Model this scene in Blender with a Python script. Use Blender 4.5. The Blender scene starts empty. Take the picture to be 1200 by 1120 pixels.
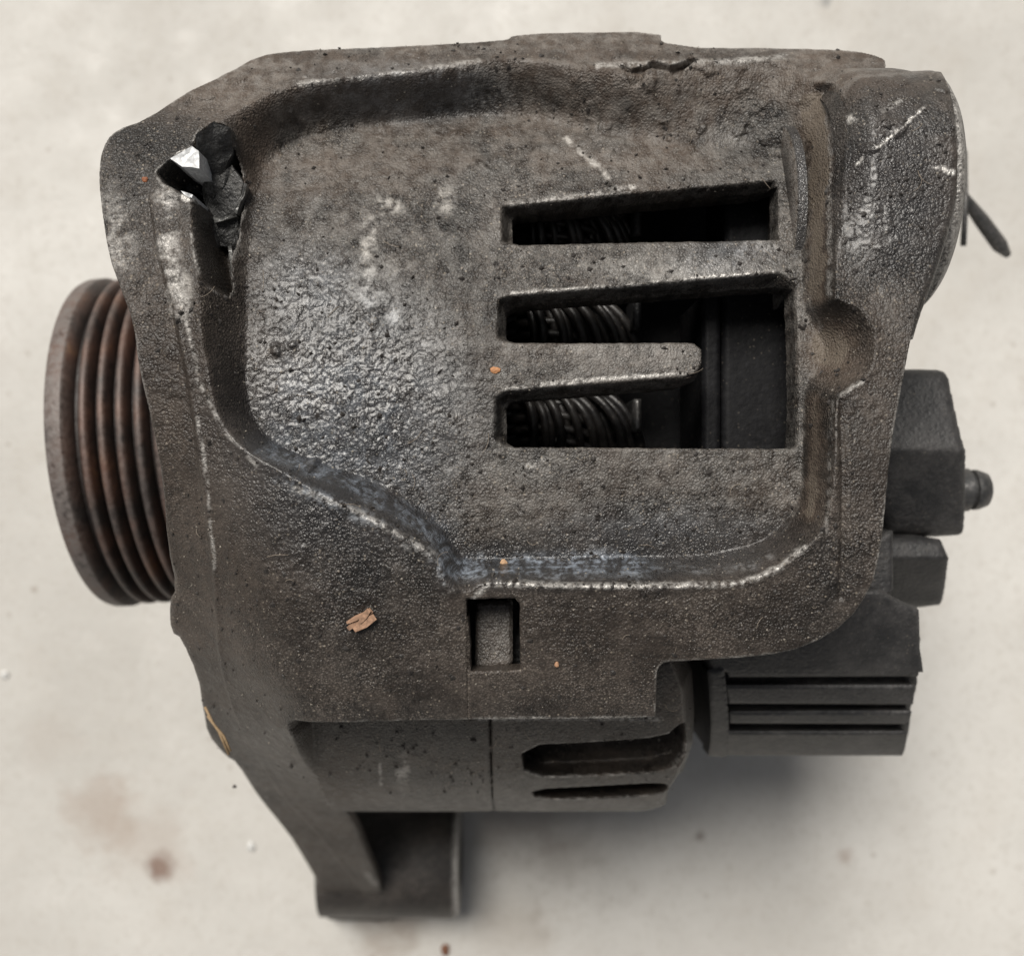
import bpy, math, random
import numpy as np
R_ = math.radians
C = bpy.context.scene.collection
scene = bpy.context.scene
CM = 0.01                                   # all shapes are written in centimetres
CAMZ, F, U0, V0 = 26.0, 1300.0, 600.0, 560.0
GZ = 1.15                                   # height of the floor

# ---------------------------------------------------------------- camera, sky, sun
cd = bpy.data.cameras.new('camera'); cam = bpy.data.objects.new('camera', cd); C.objects.link(cam)
cam.location = (0, 0, CAMZ*CM); cam.rotation_euler = (0, 0, 0)
cd.sensor_fit = 'HORIZONTAL'; cd.sensor_width = 36; cd.lens = 36*F/1200
cd.clip_start = 0.005; cd.clip_end = 50
cd.dof.use_dof = True; cd.dof.focus_distance = 0.124; cd.dof.aperture_fstop = 26
scene.camera = cam
w = bpy.data.worlds.new('World'); scene.world = w; w.use_nodes = True
nt = w.node_tree; nt.nodes.clear()
so = nt.nodes.new('ShaderNodeOutputWorld'); bg = nt.nodes.new('ShaderNodeBackground')
sk = nt.nodes.new('ShaderNodeTexSky'); sk.sky_type = 'NISHITA'; sk.sun_disc = False
SUN_EL, SUN_AZ = 59, -24                   # azimuth from +Y towards +X
sk.sun_elevation = R_(SUN_EL); sk.sun_rotation = R_(SUN_AZ); sk.air_density = 1.0; sk.dust_density = 4.0
hs = nt.nodes.new('ShaderNodeHueSaturation'); hs.inputs['Saturation'].default_value = 0.22
nt.links.new(sk.outputs[0], hs.inputs['Color']); nt.links.new(hs.outputs[0], bg.inputs[0])
bg.inputs[1].default_value = 0.045; nt.links.new(bg.outputs[0], so.inputs[0])
sl = bpy.data.lights.new('sun', 'SUN'); sl.energy = 4.2; sl.angle = R_(24); sl.color = (1.0, .955, .885)
sun = bpy.data.objects.new('sun', sl); C.objects.link(sun)
sun.rotation_euler = (R_(90-SUN_EL), 0, R_(180-SUN_AZ)); sun.location = (0, .3, .6)
scene.view_settings.view_transform = 'Standard'; scene.view_settings.look = 'None'
scene.view_settings.exposure = 0.0; scene.view_settings.gamma = 1

# ---------------------------------------------------------------- noise and shape maths
_rng = np.random.RandomState(7)
_lat = _rng.rand(8, 256, 256).astype(np.float32)
def vnoise(x, y, wl, k=0):
    """smooth value noise 0..1 with wavelength wl"""
    X = np.asarray(x)/wl + 1000.37; Y = np.asarray(y)/wl + 1000.71
    xi = np.floor(X).astype(int); yi = np.floor(Y).astype(int); fx = X-xi; fy = Y-yi
    fx = fx*fx*(3-2*fx); fy = fy*fy*(3-2*fy); L = _lat[k % 8]
    a = L[xi & 255, yi & 255]; b = L[(xi+1) & 255, yi & 255]; c = L[xi & 255, (yi+1) & 255]; d = L[(xi+1) & 255, (yi+1) & 255]
    return (a*(1-fx)+b*fx)*(1-fy) + (c*(1-fx)+d*fx)*fy
def fbm(x, y, wl, k=0, o=4):
    s = 0; amp = .5; t = 0
    for i in range(o):
        s = s + amp*vnoise(x, y, wl/2**i, k+i); t += amp; amp *= .55
    return s/t
def sstep(a, b, x):
    t = np.clip((x-a)/(b-a), 0, 1); return t*t*(3-2*t)
def chaikin(p, n=2, closed=True):
    p = np.array(p, float)
    for _ in range(n):
        if closed: q = np.roll(p, -1, 0)
        else: q = p[1:]; 
        a = p if closed else p[:-1]
        r = np.empty((2*len(a), p.shape[1])); r[0::2] = a*.75+q*.25; r[1::2] = a*.25+q*.75
        if not closed: r = np.vstack([p[:1], r, p[-1:]])
        p = r
    return p
def segdist(X, Y, p, closed=True):
    d = np.full(X.shape, 1e9); n = len(p)
    for i in range(n if closed else n-1):
        ax, ay = p[i]; bx, by = p[(i+1) % n]
        ex, ey = bx-ax, by-ay; L = ex*ex+ey*ey+1e-12
        t = np.clip(((X-ax)*ex+(Y-ay)*ey)/L, 0, 1)
        np.minimum(d, (X-ax-t*ex)**2+(Y-ay-t*ey)**2, out=d)
    return np.sqrt(d)
def sdpoly(X, Y, p):
    d = segdist(X, Y, p); ins = np.zeros(X.shape, bool); n = len(p)
    for i in range(n):
        x1, y1 = p[i]; x2, y2 = p[(i+1) % n]
        if y1 == y2: continue
        c = ((y1 > Y) != (y2 > Y)) & (X < (x2-x1)*(Y-y1)/(y2-y1)+x1); ins ^= c
    return np.where(ins, -d, d)
def blur(Z, n, it=2):
    for _ in range(it):
        for ax in (0, 1):
            P = np.pad(Z, [(n+1, n) if a == ax else (0, 0) for a in (0, 1)], mode='edge')
            S = np.cumsum(P, axis=ax); m = 2*n+1
            Z = ((S[m:, :]-S[:-m, :]) if ax == 0 else (S[:, m:]-S[:, :-m]))/m
    return Z
def at(u, v, z):
    return ((u-U0)/F*(CAMZ-z), -(v-V0)/F*(CAMZ-z))
def W(pts, zf, n=0):
    """photo points lying on the surface zf(x, y) -> plan outline in cm"""
    p = np.array(pts, float)
    if callable(zf):
        Zs = np.linspace(15.5, .02, 1600)[None, :]; X = (p[:, :1]-U0)/F*(CAMZ-Zs); Y = -(p[:, 1:2]-V0)/F*(CAMZ-Zs)
        hit = zf(X, Y) >= Zs; k = np.where(hit.any(1), hit.argmax(1), 1599); z = Zs[0, k]
    else: z = np.full(len(p), float(zf))
    x = (p[:, 0]-U0)/F*(CAMZ-z); y = -(p[:, 1]-V0)/F*(CAMZ-z)
    q = np.stack([x, y], 1)
    return chaikin(q, n) if n else q

# ---------------------------------------------------------------- materials
def newmat(name):
    m = bpy.data.materials.new(name); m.use_nodes = True; t = m.node_tree; t.nodes.clear()
    o = t.nodes.new('ShaderNodeOutputMaterial'); b = t.nodes.new('ShaderNodeBsdfPrincipled'); t.links.new(b.outputs[0], o.inputs[0])
    return m, t, b
def N(t, typ, ins=None, **kw):
    n = t.nodes.new(typ)
    for k, v in kw.items(): setattr(n, k, v)
    if ins:
        for k, v in ins.items():
            if isinstance(v, bpy.types.NodeSocket): t.links.new(v, n.inputs[k])
            else: n.inputs[k].default_value = v
    return n
def noise(t, co, cm, det=4, rough=.6, **k):
    return N(t, 'ShaderNodeTexNoise', {'Vector': co, 'Scale': 100.0/cm, 'Detail': det, 'Roughness': rough}, **k).outputs[0]
def ramp(t, f, a, b, lo=0.0, hi=1.0):
    return N(t, 'ShaderNodeMapRange', {'Value': f, 'From Min': a, 'From Max': b, 'To Min': lo, 'To Max': hi}).outputs[0]
def mixc(t, f, a, b):
    n = N(t, 'ShaderNodeMix', data_type='RGBA')
    for k, v in ((0, f), (6, a), (7, b)):
        if isinstance(v, bpy.types.NodeSocket): t.links.new(v, n.inputs[k])
        else: n.inputs[k].default_value = (*v, 1) if isinstance(v, tuple) else v
    return n.outputs[2]
def M2(t, op, a, b, clamp=False):
    n = N(t, 'ShaderNodeMath', operation=op, use_clamp=clamp)
    for k, v in ((0, a), (1, b)):
        if isinstance(v, bpy.types.NodeSocket): t.links.new(v, n.inputs[k])
        else: n.inputs[k].default_value = v
    return n.outputs[0]

def cast_material(name, c0=(.020, .0170, .0148), c1=(.080, .069, .060), grain=.033, bump=.0055, rough=(.30, .54), masks=True, speck=1.0, metal=0.0, sand=.9, spec=.5):
    m, t, b = newmat(name)
    co = N(t, 'ShaderNodeTexCoord').outputs['Object']
    n1 = noise(t, co, .9, 5); n2 = noise(t, co, .12, 4, .7); n3 = noise(t, co, grain, 3, .6)
    f = M2(t, 'ADD', ramp(t, n1, .38, .66), ramp(t, n2, .35, .7, -.3, .35), True)
    col = mixc(t, f, c0, c1)
    wco = N(t, 'ShaderNodeVectorMath', {0: N(t, 'ShaderNodeTexNoise', {'Vector': co, 'Scale': 100/.05, 'Detail': 2}).outputs[1], 1: (.0004, .0004, .0004), 2: co}, operation='MULTIPLY_ADD').outputs[0]
    vary = ramp(t, noise(t, co, .7, 4, .65), .38, .62, .45, 1.0)
    vg = N(t, 'ShaderNodeTexVoronoi', {'Vector': wco, 'Scale': 100/grain/.85}).outputs
    cell = N(t, 'ShaderNodeSeparateColor', {0: vg['Color']}).outputs[1]
    gr = M2(t, 'MULTIPLY', ramp(t, vg['Distance'], .18, .60, 1.5, .25), ramp(t, cell, 0, 1, .5, 1.5))
    sv = M2(t, 'MULTIPLY', vary, sand)
    gr = M2(t, 'ADD', M2(t, 'SUBTRACT', 1, sv), M2(t, 'MULTIPLY', gr, sv))
    col = N(t, 'ShaderNodeVectorMath', {0: col, 1: N(t, 'ShaderNodeCombineXYZ', {0: gr, 1: gr, 2: gr}).outputs[0]}, operation='MULTIPLY').outputs[0]
    vg = vg['Distance']
    # fine light mineral specks caught in the grime
    vo = N(t, 'ShaderNodeTexVoronoi', {'Vector': co, 'Scale': 100/.048}).outputs
    sp = M2(t, 'MULTIPLY', ramp(t, vo['Distance'], .34, .18), ramp(t, N(t, 'ShaderNodeSeparateColor', {0: vo['Color']}).outputs[0], .80, .88))
    sp = M2(t, 'MULTIPLY', sp, M2(t, 'MULTIPLY', ramp(t, noise(t, co, .5, 3), .35, .55), speck, True))
    col = mixc(t, M2(t, 'MULTIPLY', sp, .65), col, (.30, .26, .21))
    rg = ramp(t, n2, .3, .7, rough[0], rough[1]); bs = M2(t, 'ADD', M2(t, 'ADD', n3, M2(t, 'MULTIPLY', M2(t, 'MULTIPLY', vg, vary), -1.3 if masks else -.25)), M2(t, 'MULTIPLY', n2, .35))
    b.inputs['Specular IOR Level'].default_value = spec
    if masks:
        at_ = N(t, 'ShaderNodeAttribute', attribute_name='marks'); s = N(t, 'ShaderNodeSeparateColor', {0: at_.outputs['Color']})
        dust, wear, oil = s.outputs; pale = at_.outputs['Alpha']
        brk = ramp(t, noise(t, co, .07, 4, .75), .36, .56); brk2 = ramp(t, noise(t, co, .16, 5, .7), .38, .60)
        df = M2(t, 'MULTIPLY', dust, ramp(t, n2, .25, .62, .35, 1.0), True)
        col = mixc(t, df, col, mixc(t, n1, (.055, .040, .030), (.118, .086, .064)))
        of = M2(t, 'MULTIPLY', oil, ramp(t, n2, .2, .55, .4, 1.0), True)
        col = mixc(t, M2(t, 'MULTIPLY', of, .75), col, (.030, .031, .034))
        pf = M2(t, 'MULTIPLY', pale, brk2, True)
        col = mixc(t, pf, col, mixc(t, oil, (.50, .475, .44), (.33, .375, .44)))  # bluish pale over oily areas: sky sheen put into the colour
        wf = M2(t, 'MULTIPLY', wear, M2(t, 'ADD', brk, M2(t, 'SUBTRACT', wear, .6, True)), True)
        col = mixc(t, wf, col, (.56, .54, .51))
        bf = ramp(t, dust, .80, .98)
        col = mixc(t, M2(t, 'MULTIPLY', bf, ramp(t, n2, .3, .55, .5, 1)), col, (.125, .102, .080))
        t.links.new(M2(t, 'MULTIPLY', wf, .4), b.inputs['Metallic'])
        t.links.new(M2(t, 'MULTIPLY', of, .55), b.inputs['Coat Weight']); b.inputs['Coat Roughness'].default_value = .24
        rg = M2(t, 'SUBTRACT', rg, M2(t, 'MULTIPLY', of, .26)); rg = M2(t, 'ADD', rg, M2(t, 'MULTIPLY', df, .18)); rg = M2(t, 'MAXIMUM', rg, .2)
    else: b.inputs['Metallic'].default_value = metal
    t.links.new(col, b.inputs['Base Color']); t.links.new(rg, b.inputs['Roughness'])
    bp = N(t, 'ShaderNodeBump', {'Height': bs, 'Distance': bump*CM*2.2, 'Strength': 1.0}); t.links.new(bp.outputs[0], b.inputs['Normal'])
    return m
M_cast = cast_material('grimy_cast_aluminium')
M_plast = cast_material('black_plastic', (.022, .022, .023), (.062, .059, .058), .06, .006, (.45, .62), masks=False, sand=.3, speck=.35)
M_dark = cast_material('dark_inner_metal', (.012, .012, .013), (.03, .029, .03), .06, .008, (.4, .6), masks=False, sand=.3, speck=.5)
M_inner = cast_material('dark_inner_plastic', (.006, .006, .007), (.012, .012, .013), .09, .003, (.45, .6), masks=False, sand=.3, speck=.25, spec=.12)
M_stud = cast_material('dull_steel', (.10, .10, .10), (.20, .19, .18), .08, .004, (.35, .5), masks=False, sand=.3, speck=.4, metal=.7)
M_wire = cast_material('sooty_enamelled_wire', (.010, .009, .009), (.038, .034, .031), .1, .003, (.32, .5), masks=False, sand=.3, speck=.5)
def rust_material():
    m, t, b = newmat('rusty_pulley_steel')
    co = N(t, 'ShaderNodeTexCoord').outputs['Object']
    at_ = N(t, 'ShaderNodeAttribute', attribute_name='marks'); s = N(t, 'ShaderNodeSeparateColor', {0: at_.outputs['Color']})
    n1 = noise(t, co, .8, 5, .65); n2 = noise(t, co, .1, 4, .7)
    col = mixc(t, ramp(t, n1, .38, .62), (.030, .022, .020), (.13, .065, .044))
    col = mixc(t, M2(t, 'MULTIPLY', ramp(t, n1, .60, .74), ramp(t, n2, .4, .6)), col, (.26, .12, .04))
    col = mixc(t, M2(t, 'MULTIPLY', s.outputs[1], ramp(t, n2, .25, .6)), col, (.17, .15, .14))
    col = mixc(t, s.outputs[2], col, (.014, .011, .010))
    t.links.new(col, b.inputs['Base Color']); t.links.new(ramp(t, n2, .3, .7, .42, .68), b.inputs['Roughness'])
    b.inputs['Metallic'].default_value = .25
    bp = N(t, 'ShaderNodeBump', {'Height': n2, 'Distance': .0002, 'Strength': .7}); t.links.new(bp.outputs[0], b.inputs['Normal'])
    return m
M_rust = rust_material()
def concrete():
    m, t, b = newmat('worn_concrete')
    co = N(t, 'ShaderNodeTexCoord').outputs['Object']
    n1 = noise(t, co, 7, 5, .6); n2 = noise(t, co, 1.4, 6, .65); n3 = noise(t, co, .12, 3)
    col = mixc(t, ramp(t, n1, .34, .66), (.44, .424, .395), (.565, .55, .52))
    col = mixc(t, ramp(t, n2, .52, .75, 0, .45), col, (.44, .41, .37))
    col = mixc(t, ramp(t, n2, .44, .28, 0, .35), col, (.60, .585, .56))
    vo = N(t, 'ShaderNodeTexVoronoi', {'Vector': co, 'Scale': 100/1.5}).outputs
    sp = M2(t, 'MULTIPLY', ramp(t, vo['Distance'], .07, .03), ramp(t, N(t, 'ShaderNodeSeparateColor', {0: vo['Color']}).outputs[0], .80, .85))
    col = mixc(t, M2(t, 'MULTIPLY', sp, .5), col, (.22, .17, .13))
    v2 = N(t, 'ShaderNodeTexVoronoi', {'Vector': co, 'Scale': 100/.45}).outputs
    s2 = M2(t, 'MULTIPLY', ramp(t, v2['Distance'], .16, .08), ramp(t, N(t, 'ShaderNodeSeparateColor', {0: v2['Color']}).outputs[0], .84, .9))
    col = mixc(t, M2(t, 'MULTIPLY', s2, .45), col, (.25, .21, .17))
    col = mixc(t, ramp(t, n3, .52, .72, 0, .38), col, (.36, .33, .29))
    # spilled brown and dark grease spots, plus one wide painted shadow spot below the barrel
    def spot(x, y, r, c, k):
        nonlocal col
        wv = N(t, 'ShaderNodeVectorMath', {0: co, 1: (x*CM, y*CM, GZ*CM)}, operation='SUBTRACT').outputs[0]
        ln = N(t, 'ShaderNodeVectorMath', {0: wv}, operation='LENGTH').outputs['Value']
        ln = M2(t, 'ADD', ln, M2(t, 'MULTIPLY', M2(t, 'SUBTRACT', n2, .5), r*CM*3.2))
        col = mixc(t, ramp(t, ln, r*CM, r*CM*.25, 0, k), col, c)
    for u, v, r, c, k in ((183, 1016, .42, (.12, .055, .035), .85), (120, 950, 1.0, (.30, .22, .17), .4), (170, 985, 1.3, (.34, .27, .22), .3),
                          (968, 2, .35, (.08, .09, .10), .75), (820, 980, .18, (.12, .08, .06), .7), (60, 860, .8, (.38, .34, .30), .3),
                          (600, 1085, 1.2, (.30, .25, .20), .3), (650, 960, 2.0, (.18, .145, .115), .5), (470, 1075, 1.0, (.2, .15, .11), .5), (990, 1005, .25, (.26, .18, .14), .5), (1090, 700, .5, (.42, .38, .34), .3)):  # widest brown spot darkens the floor as the barrel's painted contact shadow
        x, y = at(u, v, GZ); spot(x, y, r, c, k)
    t.links.new(col, b.inputs['Base Color']); t.links.new(ramp(t, n2, .3, .7, .5, .72), b.inputs['Roughness'])
    bp = N(t, 'ShaderNodeBump', {'Height': M2(t, 'ADD', n2, M2(t, 'MULTIPLY', n3, .12)), 'Distance': .0007, 'Strength': .6}); t.links.new(bp.outputs[0], b.inputs['Normal'])
    return m
def plain(name, c, r=.7, cm=.08, k=.5):
    m, t, b = newmat(name); co = N(t, 'ShaderNodeTexCoord').outputs['Object']
    n = noise(t, co, cm, 4, .7)
    t.links.new(mixc(t, ramp(t, n, .3, .7), tuple(a*k for a in c), c), b.inputs['Base Color']); b.inputs['Roughness'].default_value = r
    return m

# ---------------------------------------------------------------- object helpers
def link(o, parent=None):
    C.objects.link(o)
    if parent is not None:
        o.parent = parent; b = Vector((0, 0, 0)); p = parent
        while p is not None: b += p.location; p = p.parent
        o.matrix_parent_inverse.identity(); o.location = -b
    return o
from mathutils import Vector, Matrix
def make(name, V, Fc, mat, parent=None, smooth=True, marks=None, sharp_from=None):
    V = np.asarray(V, np.float32)*CM
    me = bpy.data.meshes.new(name)
    if isinstance(Fc, np.ndarray):
        n = len(Fc); me.vertices.add(len(V)); me.vertices.foreach_set('co', V.ravel())
        me.loops.add(n*4); me.loops.foreach_set('vertex_index', Fc.ravel().astype(np.int32))
        me.polygons.add(n); me.polygons.foreach_set('loop_start', np.arange(0, n*4, 4, dtype=np.int32))
        me.polygons.foreach_set('loop_total', np.full(n, 4, np.int32)); me.update(calc_edges=True)
    else: me.from_pydata([tuple(v) for v in V.tolist()], [], Fc); me.update()
    me.polygons.foreach_set('use_smooth', [smooth]*len(me.polygons))
    if marks is not None:
        a = me.color_attributes.new('marks', 'FLOAT_COLOR', 'POINT'); a.data.foreach_set('color', np.asarray(marks, np.float32).ravel())
    me.materials.append(mat)
    return link(bpy.data.objects.new(name, me), parent)

def sheet(name, mat, box, h, zf, sdf, skirt, parent, marksf=None, rows=1):
    """a thick casting skin: top surface z = zf(x, y) inside the outline sdf < 0, with side walls down to skirt(x, y, z)"""
    x0, x1, y0, y1 = box
    X, Y = np.meshgrid(np.arange(x0, x1, h), np.arange(y0, y1, h))
    S = sdf(X, Y); gy, gx = np.gradient(S, h); g = np.sqrt(gx*gx+gy*gy)+1e-6
    sn = np.abs(S) < .7*h
    X = np.where(sn, X-S*gx/g, X); Y = np.where(sn, Y-S*gy/g, Y)
    Z = zf(X, Y)
    ny, nx = X.shape; idx = np.arange(nx*ny).reshape(ny, nx); inn = S < .7*h
    q = np.stack([idx[:-1, :-1], idx[:-1, 1:], idx[1:, 1:], idx[1:, :-1]], -1)
    ctr = (S[:-1, :-1]+S[:-1, 1:]+S[1:, 1:]+S[1:, :-1])/4
    k = inn[:-1, :-1] & inn[:-1, 1:] & inn[1:, 1:] & inn[1:, :-1] & (ctr < -.1*h)
    q = q[k]
    e = np.concatenate([q[:, [0, 1]], q[:, [1, 2]], q[:, [2, 3]], q[:, [3, 0]]])
    key = np.minimum(e[:, 0], e[:, 1]).astype(np.int64)*(nx*ny)+np.maximum(e[:, 0], e[:, 1])
    _, inv, cnt = np.unique(key, return_inverse=True, return_counts=True)
    be = e[cnt[inv] == 1]
    used = np.unique(q); mp = np.full(nx*ny, -1); mp[used] = np.arange(len(used))
    xf, yf, zz = X.ravel()[used], Y.ravel()[used], Z.ravel()[used]
    V = np.stack([xf, yf, zz], 1); Q = mp[q]
    bv = np.unique(be); bm = np.full(nx*ny, -1); bm[bv] = np.arange(len(bv)); nb = len(bv)
    bx, by, bz = X.ravel()[bv], Y.ravel()[bv], Z.ravel()[bv]; low = np.minimum(skirt(bx, by, bz), bz-.02)
    base = len(V); parts = [V]; fs = [Q]
    for r in range(rows+1):
        parts.append(np.stack([bx, by, bz+(low-bz)*r/rows], 1))
    a, b = bm[be[:, 0]], bm[be[:, 1]]
    for r in range(rows):
        o0 = base+r*nb; o1 = o0+nb
        fs.append(np.stack([o0+a, o1+a, o1+b, o0+b], 1))
    V = np.concatenate(parts); Fq = np.concatenate(fs)
    mk = None
    if marksf is not None:
        zy, zx = np.gradient(Z, h); cv = ((Z-blur(Z, max(1, int(.04/h)), 2))/(1+.35*np.minimum(zx*zx+zy*zy, 60))).ravel(); cvt = cv[used]
        top = marksf(xf, yf, zz, cvt)
        sk_ = marksf(bx, by, bz, cv[bv]*0); mk = np.concatenate([top]+[sk_]*(rows+1))
    return make(name, V, Fq, mat, parent, True, mk)

def tube(name, pts, r, mat, parent=None, sides=10, taper=None, cap=True, marks=None):
    pts = [Vector(p) for p in pts]; V = []; Fc = []; n = len(pts); up = Vector((0, .2, 1))
    for i, p in enumerate(pts):
        d = (pts[min(i+1, n-1)]-pts[max(i-1, 0)]).normalized(); a = d.cross(up)
        if a.length < 1e-3: a = d.cross(Vector((1, 0, 0)))
        a.normalize(); b = d.cross(a); rr = r*(taper[i] if taper else 1)
        for k in range(sides):
            t = 2*math.pi*k/sides; V.append(p+a*math.cos(t)*rr+b*math.sin(t)*rr)
    for i in range(n-1):
        for k in range(sides):
            k2 = (k+1) % sides; Fc.append((i*sides+k, i*sides+k2, (i+1)*sides+k2, (i+1)*sides+k))
    if cap: Fc.append(tuple(range(sides))[::-1]); Fc.append(tuple((n-1)*sides+k for k in range(sides)))
    return make(name, np.array([tuple(v) for v in V]), Fc, mat, parent)
def lathe_x(name, prof, cy, cz, mat, parent=None, seg=96, yaw=0, pivot=0, marks=None, ex=None):
    """revolve (x, r) profile about an axis along X through (cy, cz)"""
    V = []; Q = []; n = len(prof); mk = []
    for i, (x, r) in enumerate(prof):
        for k in range(seg):
            t = 2*math.pi*k/seg; dx = x-pivot; yy = math.cos(t)*r; zz = math.sin(t)*r
            V.append((pivot+dx*math.cos(yaw)-yy*math.sin(yaw), cy+dx*math.sin(yaw)+yy*math.cos(yaw), cz+zz))
            if marks: mk.append(marks[i])
    for i in range(n-1):
        for k in range(seg):
            k2 = (k+1) % seg; Q.append((i*seg+k, i*seg+k2, (i+1)*seg+k2, (i+1)*seg+k))
    o = make(name, np.array(V), np.array(Q), mat, parent, True, mk if marks else None)
    o.data.set_sharp_from_angle(angle=R_(38)) if hasattr(o.data, 'set_sharp_from_angle') else None
    return o

# ================================================================= THE FLOOR
def floor():
    n = 60; s = 400.0; V = []; Q = []
    xs = np.linspace(-s, s, n+1)
    V = [(x, y, GZ) for y in xs for x in xs]
    Q = np.array([(j*(n+1)+i, j*(n+1)+i+1, (j+1)*(n+1)+i+1, (j+1)*(n+1)+i) for j in range(n) for i in range(n)])
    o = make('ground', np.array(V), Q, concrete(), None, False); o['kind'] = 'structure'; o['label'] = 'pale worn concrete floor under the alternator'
floor()

# ================================================================= THE ALTERNATOR
ALT = bpy.data.objects.new('alternator', None); C.objects.link(ALT); ALT.location = (0, 0, GZ*CM)
ALT['label'] = 'grimy black car alternator lying on pale concrete with rusty ribbed pulley'
ALT['category'] = 'alternator'
YA, ZA, RB, RS = .62, 7.2, 6.0, 7.0

def z_cyl(y, R): return ZA+np.sqrt(np.maximum(R*R-(y-YA)**2, .02))
def z_body(x, y): return z_cyl(y, RB)
def z_leg(x, y): return 11.7+(y+3.1)*1.48
def z_slab0(x, y):
    z = z_cyl(y, RS)
    d = sstep(-2.3, -4.4, x)*sstep(2.2, -3.2, y)*1.6      # the drive end tapers away at its lower left
    d2 = sstep(-2.0, -3.4, y)*sstep(-1.9, -3.2, x)*.5
    return z-d-d2
def z_slab(x, y):
    return np.where(y < -3.0, z_slab0(x, -3.0)+(y+3.0)*1.42-(z_slab0(x, -3.0)-11.2)*sstep(0, 3.2, -3.0-y), z_slab0(x, y))
def z_floor(x, y): return z_cyl(y, RB+.32)

BOSS = dict(y=3.42, z=12.6, r=1.43)
def z_boss(x, y): return BOSS['z']+np.sqrt(np.maximum(BOSS['r']**2-np.maximum(y-BOSS['y'], 0)**2, 0))-9*((y-BOSS['y'] > BOSS['r']) | (y < 1.5))
def z_out(x, y): return np.where(x > 3.3, np.maximum(z_slab(x, y), z_boss(x, y)), z_slab(x, y))
OUT = W([(107, 230), (108, 190), (116, 163), (134, 146), (168, 135), (215, 104), (262, 82), (300, 60), (345, 54), (450, 50), (590, 43), (592, 38), (640, 34), (782, 33),
         (783, 50), (925, 51), (1000, 54), (1035, 62), (1048, 72), (1056, 82), (1104, 81), (1110, 90), (1121, 130), (1127, 190), (1124, 240), (1107, 300), (1090, 350), (1084, 368), (1077, 395), (1065, 460), (1052, 530), (1046, 600), (1040, 650),
         (1030, 690), (1000, 735), (950, 765), (890, 778), (786, 783), (780, 784), (778, 792), (777, 842), (774, 849), (560, 850), (350, 850), (343, 852), (352, 870), (385, 930), (425, 990), (447, 1040), (458, 1076), (458, 1081),
         (384, 1081), (381, 1074), (376, 1045), (345, 990), (325, 965), (298, 932), (275, 895), (262, 888), (240, 862), (236, 835), (228, 790), (210, 750), (196, 742), (194, 705), (203, 690), (188, 640),
         (182, 560), (170, 500), (152, 430), (146, 380), (132, 345), (116, 300)], z_out, 1)
P_TOP = W([(232, 330), (222, 270), (225, 215), (240, 165), (275, 132), (320, 108), (360, 96), (450, 88), (540, 76), (590, 68), (640, 72), (700, 80), (750, 88), (800, 74), (880, 70), (925, 74),
           (945, 100), (973, 112), (979, 200), (978, 350), (985, 352), (1012, 364), (1027, 395), (1022, 435), (990, 462), (978, 470), (977, 560), (968, 615), (945, 642),
           (915, 665), (875, 684), (800, 688), (700, 687), (600, 684), (565, 684), (548, 697), (525, 690), (512, 652), (470, 628), (400, 592), (330, 552), (285, 528), (258, 498), (243, 440), (235, 380)], z_slab, 1)
P_FLR = W([(320, 185), (350, 162), (420, 152), (500, 143), (560, 136), (610, 138), (680, 152), (760, 170), (860, 175), (915, 172), (936, 190), (938, 355), (952, 378), (968, 408), (956, 436), (939, 456), (939, 580), (920, 612),
           (885, 640), (820, 650), (700, 652), (600, 652), (548, 655), (530, 640), (518, 612), (470, 575), (400, 548), (350, 532), (305, 508), (290, 470), (288, 380), (292, 300), (300, 230)], z_floor, 2)
SLOT1B = W([(586, 240), (912, 209), (912, 280), (598, 288), (586, 286)], z_floor, 0)
SLOT1 = W([(600, 251), (604, 247), (912, 218), (912, 281), (608, 287), (601, 283)], z_floor, 0)
SLOT2 = W([(593, 364), (597, 358), (604, 355), (914, 331), (931, 338), (933, 522), (927, 526), (603, 524), (594, 518), (593, 476), (597, 470), (604, 467), (800, 451), (818, 444), (822, 432), (822, 410), (813, 402), (604, 402), (597, 399), (593, 394)], z_floor, 0)
SLOT2B = W([(582, 350), (594, 345), (914, 318), (934, 333), (936, 527), (590, 525), (578, 515), (578, 465), (592, 456), (800, 440), (815, 434), (821, 425), (821, 410), (812, 402), (592, 403), (580, 396)], z_floor, 0)
HOLE = W([(547, 702), (604, 701), (609, 708), (610, 785), (552, 787)], z_slab, 0)
BROKEN = W([(184, 202), (202, 183), (225, 173), (233, 156), (250, 144), (264, 148), (270, 175), (274, 205), (268, 240), (262, 285), (262, 330), (257, 350), (236, 330), (228, 292), (223, 233), (190, 214)], z_slab, 0)
NOTCH = W([(720, 72), (730, 84), (742, 97), (752, 95), (758, 84), (768, 80), (782, 84), (797, 88), (806, 79), (818, 70), (808, 68), (792, 76), (778, 74), (764, 71), (752, 78), (740, 80)], z_slab, 0)
GRV1 = W([(610, 874), (700, 870), (780, 864), (796, 848), (806, 848), (807, 882), (790, 902), (700, 908), (616, 910)], z_body, 1)
GRV2 = W([(622, 925), (700, 921), (775, 917), (786, 922), (770, 931), (700, 935), (630, 936)], z_body, 1)
BODY_R = W([(560, 830), (700, 770), (812, 770), (823, 830), (822, 880), (808, 915), (793, 932), (770, 940)], z_body, 1)
BOSS = dict(y=3.42, z=12.6, r=1.43)

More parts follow.
